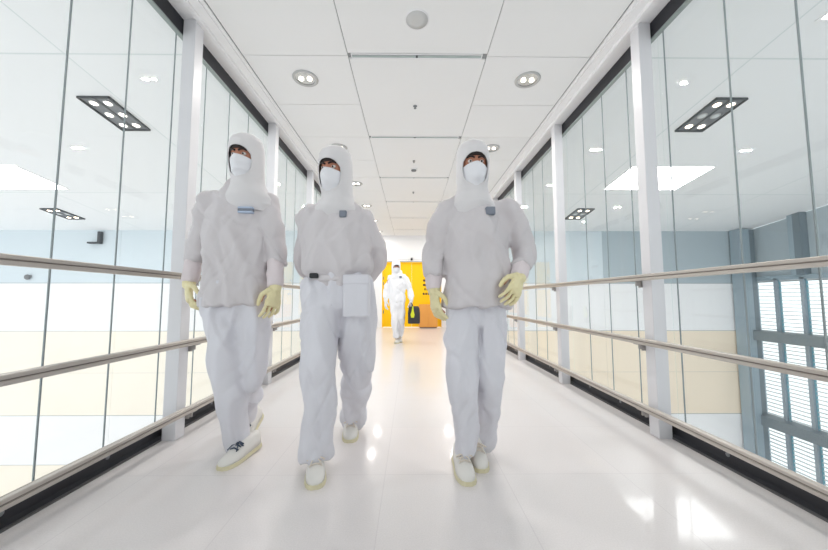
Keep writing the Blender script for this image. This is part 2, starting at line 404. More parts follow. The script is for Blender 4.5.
# ------------------------------------------------------------------ atrium beyond the glass
def zs(y): return 2.97 + 0.128*(9.9-y)
XR, XL, ZB = 10.46, -15.0, -5.5
sl = MB()
def sl_strip(x0, x1, y0, y1, mt):
    k = len(sl.v); i = sl.mi(mt)
    sl.v += [(x0, y0, zs(y0)), (x1, y0, zs(y0)), (x1, y1, zs(y1)), (x0, y1, zs(y1)), (x0, y0, zs(y0)+0.2), (x1, y0, zs(y0)+0.2), (x1, y1, zs(y1)+0.2), (x0, y1, zs(y1)+0.2)]
    for q in ((0, 3, 2, 1), (4, 5, 6, 7), (0, 1, 5, 4), (1, 2, 6, 5), (2, 3, 7, 6), (3, 0, 4, 7)): sl.f.append([k+a for a in q]); sl.m.append(i); sl.sm.append(False)
sl_strip(XL, XR, -5, 9.9, M['sloped']); struct(sl.build('ceiling_atrium'))
wb = MB()
def wall_piece(x0, x1):
    for z0, z1, mt in ((1.35, zs(9.9), 'top'), (-0.10, 1.335, 'band_white'), (-1.34, -0.112, 'b1'), (-2.57, -1.346, 'b1'), (-3.97, -2.585, 'band_white'), (ZB, -3.982, 'b1')):
        x = x0
        while x < x1-0.01:
            e = min(x1, x+2.1)
            cx = (x+e)/2
            if mt == 'top': m_ = M['band_slate'] if cx > 6 else M['band_blue']  # blue-grey right end: the dimmer light there is put into the wall colour
            elif mt == 'b1': m_ = M['band_tan'] if cx > 1 else M['band_beige']
            else: m_ = M[mt]
            wb.box(x, e-0.006, 9.9, 10.1, z0, z1, m_); x = e
    wb.box(x0, x1, 9.906, 10.1, ZB, zs(9.9), M['wseam'])
wall_piece(-15.2, CX-1.70); wall_piece(CX+1.70, XR)
struct(wb.build('wall_back'))
gf = MB(); gf.box(XL, XR, -5, 10.1, ZB-0.2, ZB, M['band_white']); struct(gf.build('floor_atrium'))
# base wall below the corridor end
bw = MB(); bw.box(CX-1.70, CX+1.70, 9.92, 10.1, ZB, -0.35, M['band_beige']); struct(bw.build('wall_base'))

# right curtain wall: columns, beams, upper glazing and blinds
cw = MB()
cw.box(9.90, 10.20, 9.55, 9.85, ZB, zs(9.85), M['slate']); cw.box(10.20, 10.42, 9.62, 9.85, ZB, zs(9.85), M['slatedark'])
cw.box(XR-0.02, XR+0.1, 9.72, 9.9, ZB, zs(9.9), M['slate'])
YB = 5.9
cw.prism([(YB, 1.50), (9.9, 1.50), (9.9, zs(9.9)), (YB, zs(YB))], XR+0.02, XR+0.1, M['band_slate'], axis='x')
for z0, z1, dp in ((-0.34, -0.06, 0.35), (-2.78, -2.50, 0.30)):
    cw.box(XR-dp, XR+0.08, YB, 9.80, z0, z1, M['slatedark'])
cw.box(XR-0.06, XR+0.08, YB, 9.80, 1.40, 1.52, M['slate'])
MUL = [9.76 - 0.63*k for k in range(7)]
for y in MUL[1:]: cw.box(XR-0.06, XR+0.06, y-0.042, y+0.042, ZB, 1.45, M['blindedge'])
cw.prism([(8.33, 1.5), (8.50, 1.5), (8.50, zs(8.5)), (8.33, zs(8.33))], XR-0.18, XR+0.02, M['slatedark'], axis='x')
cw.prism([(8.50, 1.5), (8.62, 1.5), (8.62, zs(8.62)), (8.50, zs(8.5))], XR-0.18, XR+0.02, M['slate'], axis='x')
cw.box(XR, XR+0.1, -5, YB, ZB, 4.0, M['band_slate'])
struct(cw.build('wall_right'))
for a, b in zip(MUL[1:], MUL[:-1]):
    for z0, z1 in ((-0.06, 1.40), (-2.50, -0.34), (-5.0, -2.78)):
        wdw = bpy.data.objects.new('window_%d' % wn, None); C.objects.link(wdw); wn += 1
        wdw.location = (XR+0.03, (a+b)/2, z0); struct(wdw)
        hw_ = (b-a)/2-0.043; H_ = z1-z0
        MB().box(0.012, 0.022, -hw_, hw_, 0, H_, M['glass']).build('glass_pane', wdw)
        bl = MB(); z = 0.05
        while z < H_-0.03:
            k = len(bl.v); bl.box(-0.06, -0.005, -hw_, hw_-0.05, z-0.009, z+0.009, M['blind'])
            z += 0.105
        bl.box(-0.06, -0.0, -hw_, hw_-0.05, H_-0.05, H_, M['blind'])
        bl.build('blind', wdw)
        MB().box(-0.03, -0.024, hw_-0.05, hw_, 0, H_, M['tealglass']).build('side_light', wdw)

# atrium ceiling fixtures (dark recessed frames of six spots)
TILT = -math.atan(0.128)
def fixture(xc, yc, label, lit):
    o = empty('spot_frame', (xc, yc, zs(yc)), label, 'ceiling light', 'dark spotlight frames in the atrium ceiling'); o.rotation_euler = (TILT, 0, 0)
    MB().box(-0.21, 0.21, -0.35, 0.35, -0.012, 0.01, M['fixture']).build('plate', o)
    e = MB(); e.box(-0.225, -0.205, -0.365, 0.365, -0.03, 0.01, M['fixedge']); e.box(0.205, 0.225, -0.365, 0.365, -0.03, 0.01, M['fixedge']); e.box(-0.225, 0.225, -0.365, -0.345, -0.03, 0.01, M['fixedge']); e.box(-0.225, 0.225, 0.345, 0.365, -0.03, 0.01, M['fixedge'])
    e.box(-0.012, 0.012, -0.35, 0.35, -0.018, -0.01, M['fixedge']); e.build('frame', o)
    for i, y in enumerate((-0.24, 0.0, 0.24)):
        for x in (-0.1, 0.1):
            on = (i != 1) if lit else True
            b_ = MB(); b_.lathe([(0.062, -0.012), (0.062, -0.018), (0.055, -0.02)], x, y, M['ringgrey'], 20); s0 = b_.build('spot', o)
            MB().ball((x, y, -0.02), 0.045, 0.045, 0.008, M['warm'] if on and lit else (M['lamp'] if on else M['lampoff']), 16, 8).build('bulb', s0)
fixture(4.49, 4.65, 'dark framed spotlight unit with glowing lamps, nearest beyond the right glass wall', True)
fixture(-4.41, 4.69, 'dark framed spotlight unit with six lamps, nearest beyond the left glass wall', False)
fixture(4.51, 8.50, 'dark framed spotlight unit far beyond the right glass, near the blue-grey wall', True)
fixture(-9.29, 8.58, 'dark framed spotlight unit far beyond the left glass, under the bright skylight', True)
fixture(-4.45, 8.55, 'dark framed spotlight unit far back behind the left walkers', True)
# bright rectangular skylights
def skylight(x0, x1, y0, y1, label):
    yc = (y0+y1)/2; xc = (x0+x1)/2; w_ = (x1-x0)/2; h_ = (y1-y0)/2
    o = empty('skylight', (xc, yc, zs(yc)), label, 'skylight', 'bright skylights in the atrium ceiling'); o.rotation_euler = (TILT, 0, 0)
    MB().box(-w_, w_, -h_, h_, -0.006, 0.01, M['sky']).build('diffuser', o)
    e = MB(); t = 0.03
    e.box(-w_-t, -w_, -h_-t, h_+t, -0.012, 0.01, M['beam']); e.box(w_, w_+t, -h_-t, h_+t, -0.012, 0.01, M['beam']); e.box(-w_, w_, -h_-t, -h_, -0.012, 0.01, M['beam']); e.box(-w_, w_, h_, h_+t, -0.012, 0.01, M['beam']); e.build('frame', o)
skylight(4.34, 5.94, 6.10, 7.07, 'bright white skylight seen past the nearest right post')
skylight(4.32, 5.92, 2.20, 3.17, 'bright white skylight at the upper right edge of the photo')
skylight(-9.30, -7.68, 6.17, 7.14, 'bright white skylight at the left edge beyond the left glass')
# wall bracket and sensor on the back wall
o = empty('wall_bracket', (-9.48, 9.88, 2.73), 'small dark angled bracket hanging high on the pale blue wall', 'bracket')
MB().box(-0.04, 0.04, -0.10, 0.0, -0.15, 0.18, M['fixedge']).build('upright', o); MB().box(-0.34, 0.04, -0.10, 0.0, -0.19, -0.14, M['fixedge']).build('arm', o)
o = empty('wall_sensor', (-11.6, 9.88, 1.52), 'tiny grey dome sensor on the wall under the left handrail', 'sensor')
MB().box(-0.10, 0.10, -0.02, 0.0, -0.02, 0.06, M['sensor']).build('base', o); MB().ball((0, -0.03, 0), 0.08, 0.06, 0.08, M['sensor'], 14, 8).build('dome', o)

# ------------------------------------------------------------------ people
def ring(p, t, side, ra, rb, n=20):
    t = t.normalized(); u = (side - t*side.dot(t)).normalized(); w = t.cross(u)
    return [p + u*ra*cos(2*pi*j/n) + w*rb*sin(2*pi*j/n) for j in range(n)]
def limb(mb, pts, side=Vector((1, 0, 0)), sub=6, round0=True, round1=True, mt=None):
    """tapered, softly bent tube: pts are (point, ra, rb); rounded at its ends"""
    P = []
    n = len(pts)
    for a in range(n-1):
        p0 = pts[max(a-1, 0)]; p1 = pts[a]; p2 = pts[a+1]; p3 = pts[min(a+2, n-1)]
        for k in range(sub):
            t = k/sub
            def cr(q0, q1, q2, q3): return 0.5*((2*q1) + (q2-q0)*t + (2*q0-5*q1+4*q2-q3)*t*t + (3*q1-q0-3*q2+q3)*t**3)
            P.append((cr(p0[0], p1[0], p2[0], p3[0]), cr(p0[1], p1[1], p2[1], p3[1]), cr(p0[2], p1[2], p2[2], p3[2])))
    P.append(pts[-1])
    T = [(P[min(a+1, len(P)-1)][0]-P[max(a-1, 0)][0]) for a in range(len(P))]
    R = []
    if round0:
        for k in (80, 60, 40, 20):
            R.append(ring(P[0][0]-T[0].normalized()*min(P[0][1], P[0][2])*sin(radians(k)), T[0], side, P[0][1]*cos(radians(k)), P[0][2]*cos(radians(k))))
    for (p, ra, rb), t in zip(P, T): R.append(ring(p, t, side, ra, rb))
    if round1:
        for k in (20, 40, 60, 80):
            R.append(ring(P[-1][0]+T[-1].normalized()*min(P[-1][1], P[-1][2])*sin(radians(k)), T[-1], side, P[-1][1]*cos(radians(k)), P[-1][2]*cos(radians(k))))
    mb.rings(R, mt)
def fuse(mb, name, mt, parent, voxel, smooth=4, fold=None, loc=None):
    """voxel-fuse the overlapping volumes into one continuous surface, smooth it, press cloth folds into it"""
    o = mb.build(name)
    r = o.modifiers.new('r', 'REMESH'); r.mode = 'VOXEL'; r.voxel_size = voxel
    if smooth:
        s = o.modifiers.new('s', 'SMOOTH'); s.factor = 0.5; s.iterations = smooth
    dg = bpy.context.evaluated_depsgraph_get(); me = bpy.data.meshes.new_from_object(o.evaluated_get(dg))
    old = o.data; o.modifiers.clear(); o.data = me; bpy.data.meshes.remove(old)
    me.name = name; me.materials.clear(); me.materials.append(mt)
    for p in me.polygons: p.material_index = 0; p.use_smooth = True
    if fold:
        amp, fx, fz, seed = fold
        off = Vector((seed*3.7, seed*1.3, seed*7.1))
        nr = [v.normal.copy() for v in me.vertices]
        for v, nn in zip(me.vertices, nr):
            c_ = v.co
            q = Vector((c_.x*fx + c_.z*fz*0.55, c_.y*fx*0.6, c_.z*fz)) + off
            n1 = noise.noise(q); n2 = noise.noise(Vector((c_.x*fx*2.1 - c_.z*fz*1.3, c_.y*fx, c_.z*fz*2.4))+off)
            rid = (1-abs(n1)*2.2)
            v.co = c_ + nn*amp*(0.9*max(rid, -0.3) + 0.55*n2 - 0.3)
        if amp > 0.015:                                   # narrow creases running down and across the cloth
            me.update(); nr = [v.normal.copy() for v in me.vertices]
            for v, nn in zip(me.vertices, nr):
                c_ = v.co
                w1 = noise.noise(Vector((c_.x*6.0 + c_.z*2.6, c_.y*4.0, c_.z*2.2 - c_.x*1.5)) + off*1.7)
                w2 = noise.noise(Vector((c_.x*9.0 - c_.z*4.2, c_.y*5.0, c_.z*3.0)) - off)
                m_ = 0.5 + 0.5*noise.noise(c_*3.0 + off)
                v.co = c_ + nn*(-0.011*math.exp(-(w1/0.07)**2)*m_ - 0.009*math.exp(-(w2/0.08)**2)*(1-m_) + 0.005*math.exp(-((w1-0.16)/0.09)**2))
    me.update()
    if parent: o.parent = parent
    if loc: o.location = loc
    return o

def hand(mb, wr, d, palm, sc=1.0, curl=0.35, thumb_side=1):
    """palm, four unequal bent fingers and a thumb off the side of the palm. d: finger direction, palm: palm normal"""
    d = d.normalized(); palm = (palm - d*palm.dot(d)).normalized(); s = d.cross(palm)*thumb_side
    mm = M['glove']
    limb(mb, [(wr-d*0.02*sc, 0.030*sc, 0.023*sc), (wr+d*0.03*sc, 0.036*sc, 0.020*sc), (wr+d*0.075*sc, 0.043*sc, 0.018*sc), (wr+d*0.098*sc, 0.040*sc, 0.014*sc)], side=s, mt=mm)
    for off, L, c in ((0.031, 0.078, 0.8), (0.010, 0.088, 0.95), (-0.011, 0.082, 1.05), (-0.031, 0.064, 1.2)):
        p = wr + d*0.094*sc + s*off*1.08*sc; a = 0.12; pts = [(p-d*0.02*sc, 0.0105*sc, 0.0105*sc)]
        spread = s*off*4.5
        for k, fr_ in enumerate((0.45, 0.30, 0.25)):
            a += curl*c
            dirn = (d*cos(a) + palm*sin(a) + spread).normalized(); p = p + dirn*L*fr_*sc
            r_ = (0.0090, 0.0083, 0.0072)[k]*sc; pts.append((p, r_, r_))
        limb(mb, pts, side=s, sub=4, mt=mm)
    p = wr + d*0.022*sc + s*0.030*sc
    q1 = p + (d*0.55 + s*0.55 + palm*0.35).normalized()*0.042*sc; q2 = q1 + (d*0.85 + s*0.12 + palm*0.45).normalized()*0.032*sc; q3 = q2 + (d*0.9 - s*0.1 + palm*0.5).normalized()*0.024*sc
    limb(mb, [(p, 0.016*sc, 0.015*sc), (q1, 0.0125*sc, 0.012*sc), (q2, 0.011*sc, 0.0105*sc), (q3, 0.009*sc, 0.009*sc)], side=palm, sub=4, mt=mm)

def head_shape(mb, c, R, mt):
    """head with brow, sockets, nose, cheeks, lips, chin and ears; faces -y before R turns it"""
    nu, nv = 56, 40; rs = []
    def g(x, z, x0, z0, sx, sz): return math.exp(-((x-x0)/sx)**2 - ((z-z0)/sz)**2)
    for a in range(nv+1):
        th = -pi/2 + pi*max(0.012, min(0.988, a/nv)); rr = []
        for j in range(nu):
            ph = 2*pi*j/nu; x = 0.076*cos(th)*sin(ph); y = -0.096*cos(th)*cos(ph); z = 0.118*sin(th)
            if z < 0: x *= 1 - 0.28*(z/-0.118)**1.5; y = y*(1 - 0.12*(z/-0.118)) - 0.012*(z/-0.118)
            if y < 0:
                y -= 0.022*g(x, z, 0, -0.030, 0.013, 0.016) + 0.011*g(x, z, 0, -0.005, 0.009, 0.022)
                y -= 0.006*(g(x, z, 0.03, 0.026, 0.024, 0.008) + g(x, z, -0.03, 0.026, 0.024, 0.008))
                y += 0.014*(g(x, z, 0.031, 0.004, 0.016, 0.012) + g(x, z, -0.031, 0.004, 0.016, 0.012))
                y -= 0.006*(g(x, z, 0, -0.060, 0.020, 0.006) + g(x, z, 0, -0.072, 0.018, 0.006)); y += 0.005*g(x, z, 0, -0.066, 0.022, 0.003)
                y -= 0.008*g(x, z, 0, -0.100, 0.022, 0.016)
            rr.append(c + R @ Vector((x, y, z)))
        rs.append(rr)
    mb.rings(rs, mt)
    for s_ in (-1, 1):
        rs = []
        for a in range(9):
            th = -pi/2+pi*max(0.04, min(0.96, a/8))
            rs.append([c + R @ Vector((s_*(0.074+0.009*cos(th)*cos(2*pi*j/12)), 0.012+0.018*cos(th)*sin(2*pi*j/12), -0.008+0.032*sin(th))) for j in range(12)])
        mb.rings(rs, mt)

def hood(c, R, neck, base, parent, mt, wide=1.0):
    """loose hood with a face opening, falling to a short cape over the shoulders"""
    prof = [(-0.320, 0.135, 0.070, 0.050), (-0.280, 0.152, 0.086, 0.046), (-0.240, 0.142, 0.098, 0.038), (-0.200, 0.116, 0.102, 0.028), (-0.165, 0.097, 0.102, 0.018), (-0.130, 0.088, 0.104, 0.008), (-0.095, 0.089, 0.110, 0.0), (-0.05, 0.092, 0.114, -0.001), (0.0, 0.094, 0.117, 0.003), (0.05, 0.093, 0.116, 0.006), (0.09, 0.086, 0.108, 0.010), (0.118, 0.070, 0.090, 0.014), (0.136, 0.044, 0.058, 0.016), (0.143, 0.012, 0.016, 0.016)]
    nz, nu = 96, 96; V = []; Fc = []; par = []
    for a in range(nz+1):
        t = a/nz*(len(prof)-1); i = min(int(t), len(prof)-2); k = t-i; k_ = k*k*(3-2*k)*0.5 + k*0.5
        z, rx, ry, oy = [prof[i][q]*(1-k_)+prof[i+1][q]*k_ for q in range(4)]
        f_ = max(0.0, min(1.0, (-0.10-z)/0.12))           # below the jaw the hood follows the body rather than the head's turn
        for j in range(nu):
            ph = 2*pi*j/nu - pi                              # 0 = front
            wob = 1 + 0.014*noise.noise(Vector((sin(ph)*3, cos(ph)*3, z*14))+c*3) + (0.02*noise.noise(Vector((ph*3, z*30, c.x*5))) if z < -0.08 else 0)
            v = Vector((rx*wide*sin(ph)*wob, -ry*cos(ph)*wob + oy, z))
            vv = (R @ v)*(1-f_) + v*f_ + (neck-c)*0.0
            V.append(c + vv); par.append((ph, z))
    def inside(ph, z): return abs(ph/0.92)**2.4 + abs((z+0.036)/0.088)**2.4
    keep = []
    for a in range(nz):
        for j in range(nu):
            q = [a*nu+j, a*nu+(j+1) % nu, (a+1)*nu+(j+1) % nu, (a+1)*nu+j]
            if all(inside(*par[i]) < 1.0 for i in q): continue
            keep.append(q)
    Fc = keep + [[nz*nu+j for j in range(nu)]]
    o = None
    me = bpy.data.meshes.new('hood'); me.from_pydata([tuple(v-base) for v in V], [], Fc)
    import bmesh
    bm = bmesh.new(); bm.from_mesh(me)
    loose = [v for v in bm.verts if not v.link_faces]; bmesh.ops.delete(bm, geom=loose, context='VERTS')
    bv = {v for e in bm.edges if e.is_boundary for v in e.verts}
    for _ in range(3):
        new = {v: sum((e.other_vert(v).co for e in v.link_edges if e.is_boundary), Vector())/max(1, sum(1 for e in v.link_edges if e.is_boundary)) for v in bv if sum(1 for e in v.link_edges if e.is_boundary) == 2}
        for v, p in new.items(): v.co = v.co*0.4 + p*0.6
    for f_ in bm.faces: f_.smooth = True
    bm.to_mesh(me); bm.free()
    me.materials.append(mt); o = bpy.data.objects.new('hood', me); C.objects.link(o); o.parent = parent
    so = o.modifiers.new('solid', 'SOLIDIFY'); so.thickness = 0.004; so.offset = -1
    return o

def mask_part(c, R, base, parent, cup):
    """white mask from the bridge of the nose to under the chin"""
    nu, nz = 36, 22; V = []; Fc = []
    for a in range(nz+1):
        t = a/nz; z0 = -0.128 + 0.104*t
        for j in range(nu+1):
            u = -1+2*j/nu; ph = u*1.05
            z = z0 + (0.022*(1-u*u)**2 if t > 0.5 else 0)*(t-0.5)*2 - 0.006*u*u
            bul = (0.034 if cup else 0.024)*max(0, 1-(u/0.75)**2)*math.exp(-((t-0.52)/0.36)**2)
            bul += (0.014 if t > 0.5 else 0.0)*math.exp(-(u/0.2)**2)*(t-0.5)*2
            rx = 0.088*(1-0.12*(1-t)); ry = 0.106 - 0.006*(1-t)
            pl = 0 if cup else 0.0022*sin(t*pi*6)*max(0, 1-u*u)
            V.append(c + R @ Vector(((rx)*sin(ph), -(ry+bul+pl)*cos(ph)+0.004, z)) - base)
    for a in range(nz):
        for j in range(nu): Fc.append([a*(nu+1)+j, a*(nu+1)+j+1, (a+1)*(nu+1)+j+1, (a+1)*(nu+1)+j])
    me = bpy.data.meshes.new('mask'); me.from_pydata([tuple(v) for v in V], [], Fc); me.materials.append(M['mask'])
    for p in me.polygons: p.use_smooth = True
    o = bpy.data.objects.new('mask', me); C.objects.link(o); o.parent = parent
    so = o.modifiers.new('solid', 'SOLIDIFY'); so.thickness = 0.003
    return o

def shoe(toe, heading, pitch, base, parent, lace, size=0.285):
    """low canvas shoe: toe = tip on the floor, heading = ground direction it points, pitch lifts the heel"""
    h = Vector((heading[0], heading[1], 0)).normalized(); s = Vector((-h.y, h.x, 0)); up = Vector((0, 0, 1))
    ball_ = 0.075
    def W(l, x, z):                                          # l = distance back from the toe tip
        b = max(0.0, l-ball_); ca, sa = cos(pitch), sin(pitch)
        ll = min(l, ball_) + b*ca - z*sa*(1 if l > ball_ else 0); zz = z*(ca if l > ball_ else 1) + b*sa
        return toe - h*ll + s*x + up*zz - base
    stn = [(0.0, 0.012, 0.026), (0.012, 0.030, 0.040), (0.035, 0.041, 0.050), (0.07, 0.047, 0.058), (0.105, 0.047, 0.070), (0.14, 0.043, 0.084), (0.175, 0.039, 0.094), (0.21, 0.037, 0.098), (0.245, 0.036, 0.098), (0.272, 0.028, 0.094), (size, 0.012, 0.080)]
    up_ = MB(); rs = []
    for l, w_, z in stn:
        r = []
        for j in range(20):
            a = 2*pi*j/20; cx_, sz = cos(a), sin(a)
            zz = 0.018 + max(0, sz)**0.8*(z-0.018) if sz > 0 else 0.018
            r.append(W(l, w_*(abs(cx_)**0.75)*(1 if cx_ > 0 else -1), zz))
        rs.append(r)
    up_.rings(rs, M['shoe']); o = up_.build('shoe', parent)
    so = MB(); rs = []
    for l, w_, z in stn:
        l2 = l*1.02 - 0.003
        r = [W(l2, w_+0.005, 0.0), W(l2, w_+0.004, 0.009), W(l2, w_+0.002, 0.019), W(l2, 0, 0.019), W(l2, -w_-0.002, 0.019), W(l2, -w_-0.004, 0.009), W(l2, -w_-0.005, 0.0), W(l2, 0, 0.0)]
        rs.append(r)
    so.rings(rs, M['sole'], smooth=False); so.build('sole', o)
    lc = MB()
    for k, (l, z) in enumerate(((0.095, 0.070), (0.115, 0.077), (0.135, 0.085))):
        lc.tube([W(l, x, z+0.004-abs(x)*0.35) for x in (-0.026, -0.013, 0, 0.013, 0.026)], 0.0034, lace, 6)
    for q in (-1, 1):
        lc.tube([W(0.125, 0, 0.088), W(0.112, q*0.022, 0.094), W(0.105, q*0.042, 0.086), W(0.118, q*0.038, 0.078), W(0.127, q*0.012, 0.086)], 0.0034, lace, 6)
        lc.tube([W(0.125, 0, 0.088), W(0.10, q*0.018, 0.084), W(0.078, q*0.030, 0.066)], 0.003, lace, 6)
    lc.build('laces', o)

def person(S):
    J = {k: (at(*v) if isinstance(v, tuple) and len(v) == 3 else v) for k, v in S['J'].items()}
    vx = S.get('voxel', 0.0095)
    base = Vector((J['hipA'].x*0.5+J['hipB'].x*0.5, J['hipA'].y*0.5+J['hipB'].y*0.5, 0))
    B = lambda p: p - base
    e = J['eyes']; R = Matrix.Rotation(S.get('yaw', 0), 3, 'Z') @ Matrix.Rotation(S.get('nod', 0.17), 3, 'X')
    hc = e + R @ Vector((0, 0.086, -0.004))
    shm = (J['shA']+J['shB'])/2; hipm = (J['hipA']+J['hipB'])/2
    neck = Vector((shm.x*0.6+hc.x*0.4, shm.y*0.5+hc.y*0.5, hc.z-0.17))
    def lerp(a, b, t): return a*(1-t)+b*t
    X = Vector((1, 0, 0)); k = S.get('bulk', 1.0)
    toeA, toeB = J['toeA'].copy(), J['toeB'].copy(); toeA.z = S.get('liftA', 0.0); toeB.z = S.get('liftB', 0.0)
    # --- body: one continuous figure
    bm_ = MB(); sk = M['skin']
    limb(bm_, [(B(hipm+Vector((0, 0, -0.04))), 0.14, 0.095), (B(lerp(hipm, shm, 0.4)), 0.125, 0.085), (B(lerp(hipm, shm, 0.75)), 0.155, 0.095), (B(lerp(hipm, shm, 0.97)), 0.145, 0.075)], X, mt=sk)
    limb(bm_, [(B(shm+Vector((0, 0, 0.0))), 0.06, 0.06), (B(neck), 0.052, 0.056), (B(hc+Vector((0, 0.012, -0.05))), 0.052, 0.06)], X, mt=sk)
    head_shape(bm_, B(hc), R, sk)
    for a in 'AB':
        limb(bm_, [(B(lerp(J['sh'+a], shm, 0.12)), 0.050, 0.050), (B(lerp(J['sh'+a], J['el'+a], 0.5)), 0.042, 0.044), (B(J['el'+a]), 0.036, 0.036), (B(lerp(J['el'+a], J['wr'+a], 0.35)), 0.036, 0.034), (B(J['wr'+a]), 0.026, 0.022)], X, mt=sk)
        hand(bm_, B(J['wr'+a]), J['hd'+a]-J['wr'+a], S['palm'+a], 0.88, S.get('curl'+a, 0.32), S['thumb'+a])
        ank = J['an'+a]
        limb(bm_, [(B(J['hip'+a]), 0.064, 0.066), (B(lerp(J['hip'+a], J['kn'+a], 0.5)), 0.054, 0.056), (B(J['kn'+a]), 0.042, 0.043), (B(lerp(J['kn'+a], ank, 0.35)), 0.038, 0.040), (B(ank), 0.029, 0.031)], X, mt=sk)
        toe = toeA if a == 'A' else toeB; hd_ = Vector((*S['head'+a], 0)).normalized()
        limb(bm_, [(B(ank)+Vector((0, 0.0, 0.0)), 0.03, 0.03), (B(toe - hd_*0.14)+Vector((0, 0, 0.05)), 0.028, 0.022), (B(toe - hd_*0.06)+Vector((0, 0, 0.034)), 0.028, 0.012)], X, mt=sk)
    body = fuse(bm_, 'person', sk, None, S.get('bvoxel', 0.007), 2, loc=base)
    tag(body, S['label'], 'person', S.get('group'))
    # --- eyes and brows in the slit of the hood
    for s_ in (-1, 1):
        ec = B(hc) + R @ Vector((s_*0.031, -0.079, 0.004))
        q = MB(); q.ball(ec, 0.0125, 0.0125, 0.0095, M['eyewhite'], 14, 10); eo = q.build('eye', body)
        q = MB(); q.ball(ec + R @ Vector((0, -0.0085, 0)), 0.006, 0.0055, 0.006, M['iris'], 12, 8); q.build('iris', eo)
        q = MB(); q.tube([B(hc) + R @ Vector((s_*x, y, z)) for x, y, z in ((0.010, -0.100, 0.020), (0.022, -0.098, 0.026), (0.036, -0.091, 0.028), (0.050, -0.080, 0.022))], 0.0052, M['hair'], 8); q.build('eyebrow', body)
    q = MB(); q.rings([[B(hc) + R @ Vector((rx*sin(-1.0+2.0*j/15), -ry*cos(-1.0+2.0*j/15), z)) for j in range(16)] + [B(hc) + R @ Vector(((rx-0.008)*sin(1.0-2.0*j/15), -(ry-0.008)*cos(1.0-2.0*j/15), z)) for j in range(16)] for rx, ry, z in ((0.079, 0.102, 0.034), (0.076, 0.099, 0.048), (0.072, 0.094, 0.066))], M['hair']); q.build('hair', body)
    # --- jacket
    jm = S['jacket']; jk = MB()
    hem, tor = S['hemz'], S['torso']
    up = shm - hipm
    pts = []
    for z, rx, ry in tor:
        t = (z-hipm.z)/up.z; c0 = hipm + up*t
        pts.append((B(Vector((c0.x, c0.y, z))), rx*k, ry*k))
    limb(jk, pts, X, sub=5, round0=S.get('blouse', False), round1=True, mt=jm)
    limb(jk, [(B(lerp(J['shA'], shm, 0.06)), 0.062*k, 0.066*k), (B(shm+Vector((0, 0.005, 0.035))), 0.078*k, 0.082*k), (B(lerp(J['shB'], shm, 0.06)), 0.062*k, 0.066*k)], Vector((0, 1, 0)), mt=jm)
    limb(jk, [(B(shm+Vector((0, 0, 0.0))), 0.16, 0.09), (B(shm+Vector((0, 0.006, 0.062))), 0.125, 0.09), (B(shm+Vector((0, 0.006, 0.10))), 0.092, 0.08)], X, mt=jm)
    fs = S.get('sleeve', 0.55)
    for a in 'AB':
        end = lerp(J['el'+a], J['wr'+a], fs)
        limb(jk, [(B(lerp(J['sh'+a], shm, 0.10)), 0.072*k, 0.078*k), (B(lerp(J['sh'+a], J['el'+a], 0.5)), 0.066*k, 0.070*k), (B(J['el'+a]), 0.060*k, 0.062*k), (B(end), 0.056*k, 0.058*k)], X, round1=False, mt=jm)
    fuse(jk, 'jacket', jm, body, vx, 5, (S.get('jfold', 0.024), 7.0, 3.2, S['seed']))
    # --- inner sleeves and gloves
    for a in 'AB':
        sl_ = MB()
        limb(sl_, [(B(lerp(J['el'+a], J['wr'+a], fs-0.15)), 0.048*k, 0.048*k), (B(lerp(J['el'+a], J['wr'+a], 0.85)), 0.046*k, 0.045*k), (B(lerp(J['el'+a], J['wr'+a], 1.0)), 0.038*k, 0.036*k)], X, round1=False, mt=M['cuff'])
        fuse(sl_, 'inner_sleeve', S.get('cuffmat', M['cuff']), body, 0.008, 3, (0.006, 14, 9, S['seed']+2))
        gl = MB(); gs = S.get('glove', 1.08)
        d = (J['hd'+a]-J['wr'+a]).normalized()
        hand(gl, B(J['wr'+a]), d, S['palm'+a], gs, S.get('curl'+a, 0.32), S['thumb'+a])
        fd = (J['wr'+a]-J['el'+a]).normalized()
        limb(gl, [(B(J['wr'+a]-fd*0.045), 0.037*k, 0.034*k), (B(J['wr'+a]-fd*0.015), 0.038*k, 0.034*k), (B(J['wr'+a]+d*0.012), 0.034*gs, 0.026*gs)], X, round0=False, mt=M['glove'])
        fuse(gl, 'glove', S.get('glovemat', M['glove']), body, S.get('gvoxel', 0.0034), 2, (0.0022, 40, 22, S['seed']))
    # --- trousers
    tr_ = MB(); tm = S['trouser']
    wz = S['waist']; t = (wz-hipm.z)/up.z; wc = hipm + up*t; wc.z = wz
    limb(tr_, [(B(wc), S['wr'][0]*k, S['wr'][1]*k), (B(lerp(wc, hipm, 0.6)), S['wr'][0]*k*1.0, S['wr'][1]*k*0.98), (B(hipm+Vector((0, 0, -0.05))), 0.160*k, 0.118*k)], X, round0=False, mt=tm)
    for a in 'AB':
        ank = J['an'+a]; rr = S['leg']
        end = ank + (ank-J['kn'+a]).normalized()*S.get('cuffdrop', 0.02)
        limb(tr_, [(B(J['hip'+a]+Vector((0, 0, 0.03))), rr[0]*k, rr[0]*1.1*k), (B(lerp(J['hip'+a], J['kn'+a], 0.5)), rr[1]*k, rr[1]*1.08*k), (B(J['kn'+a]), rr[2]*k, rr[2]*1.05*k), (B(lerp(J['kn'+a], ank, 0.5)), rr[3]*k, rr[3]*1.05*k), (B(end), rr[4]*k, rr[4]*1.08*k)], X, round1=False, mt=tm)
    tro = fuse(tr_, 'trousers', tm, body, vx, 4, (S.get('tfold', 0.023), 8.5, 2.6, S['seed']+5))
    # --- shoes
    shoe(toeA, S['headA'], S.get('pitchA', 0.0), base, body, S.get('lace', M['lacewhite']))
    shoe(toeB, S['headB'], S.get('pitchB', 0.0), base, body, S.get('lace', M['lacewhite']))
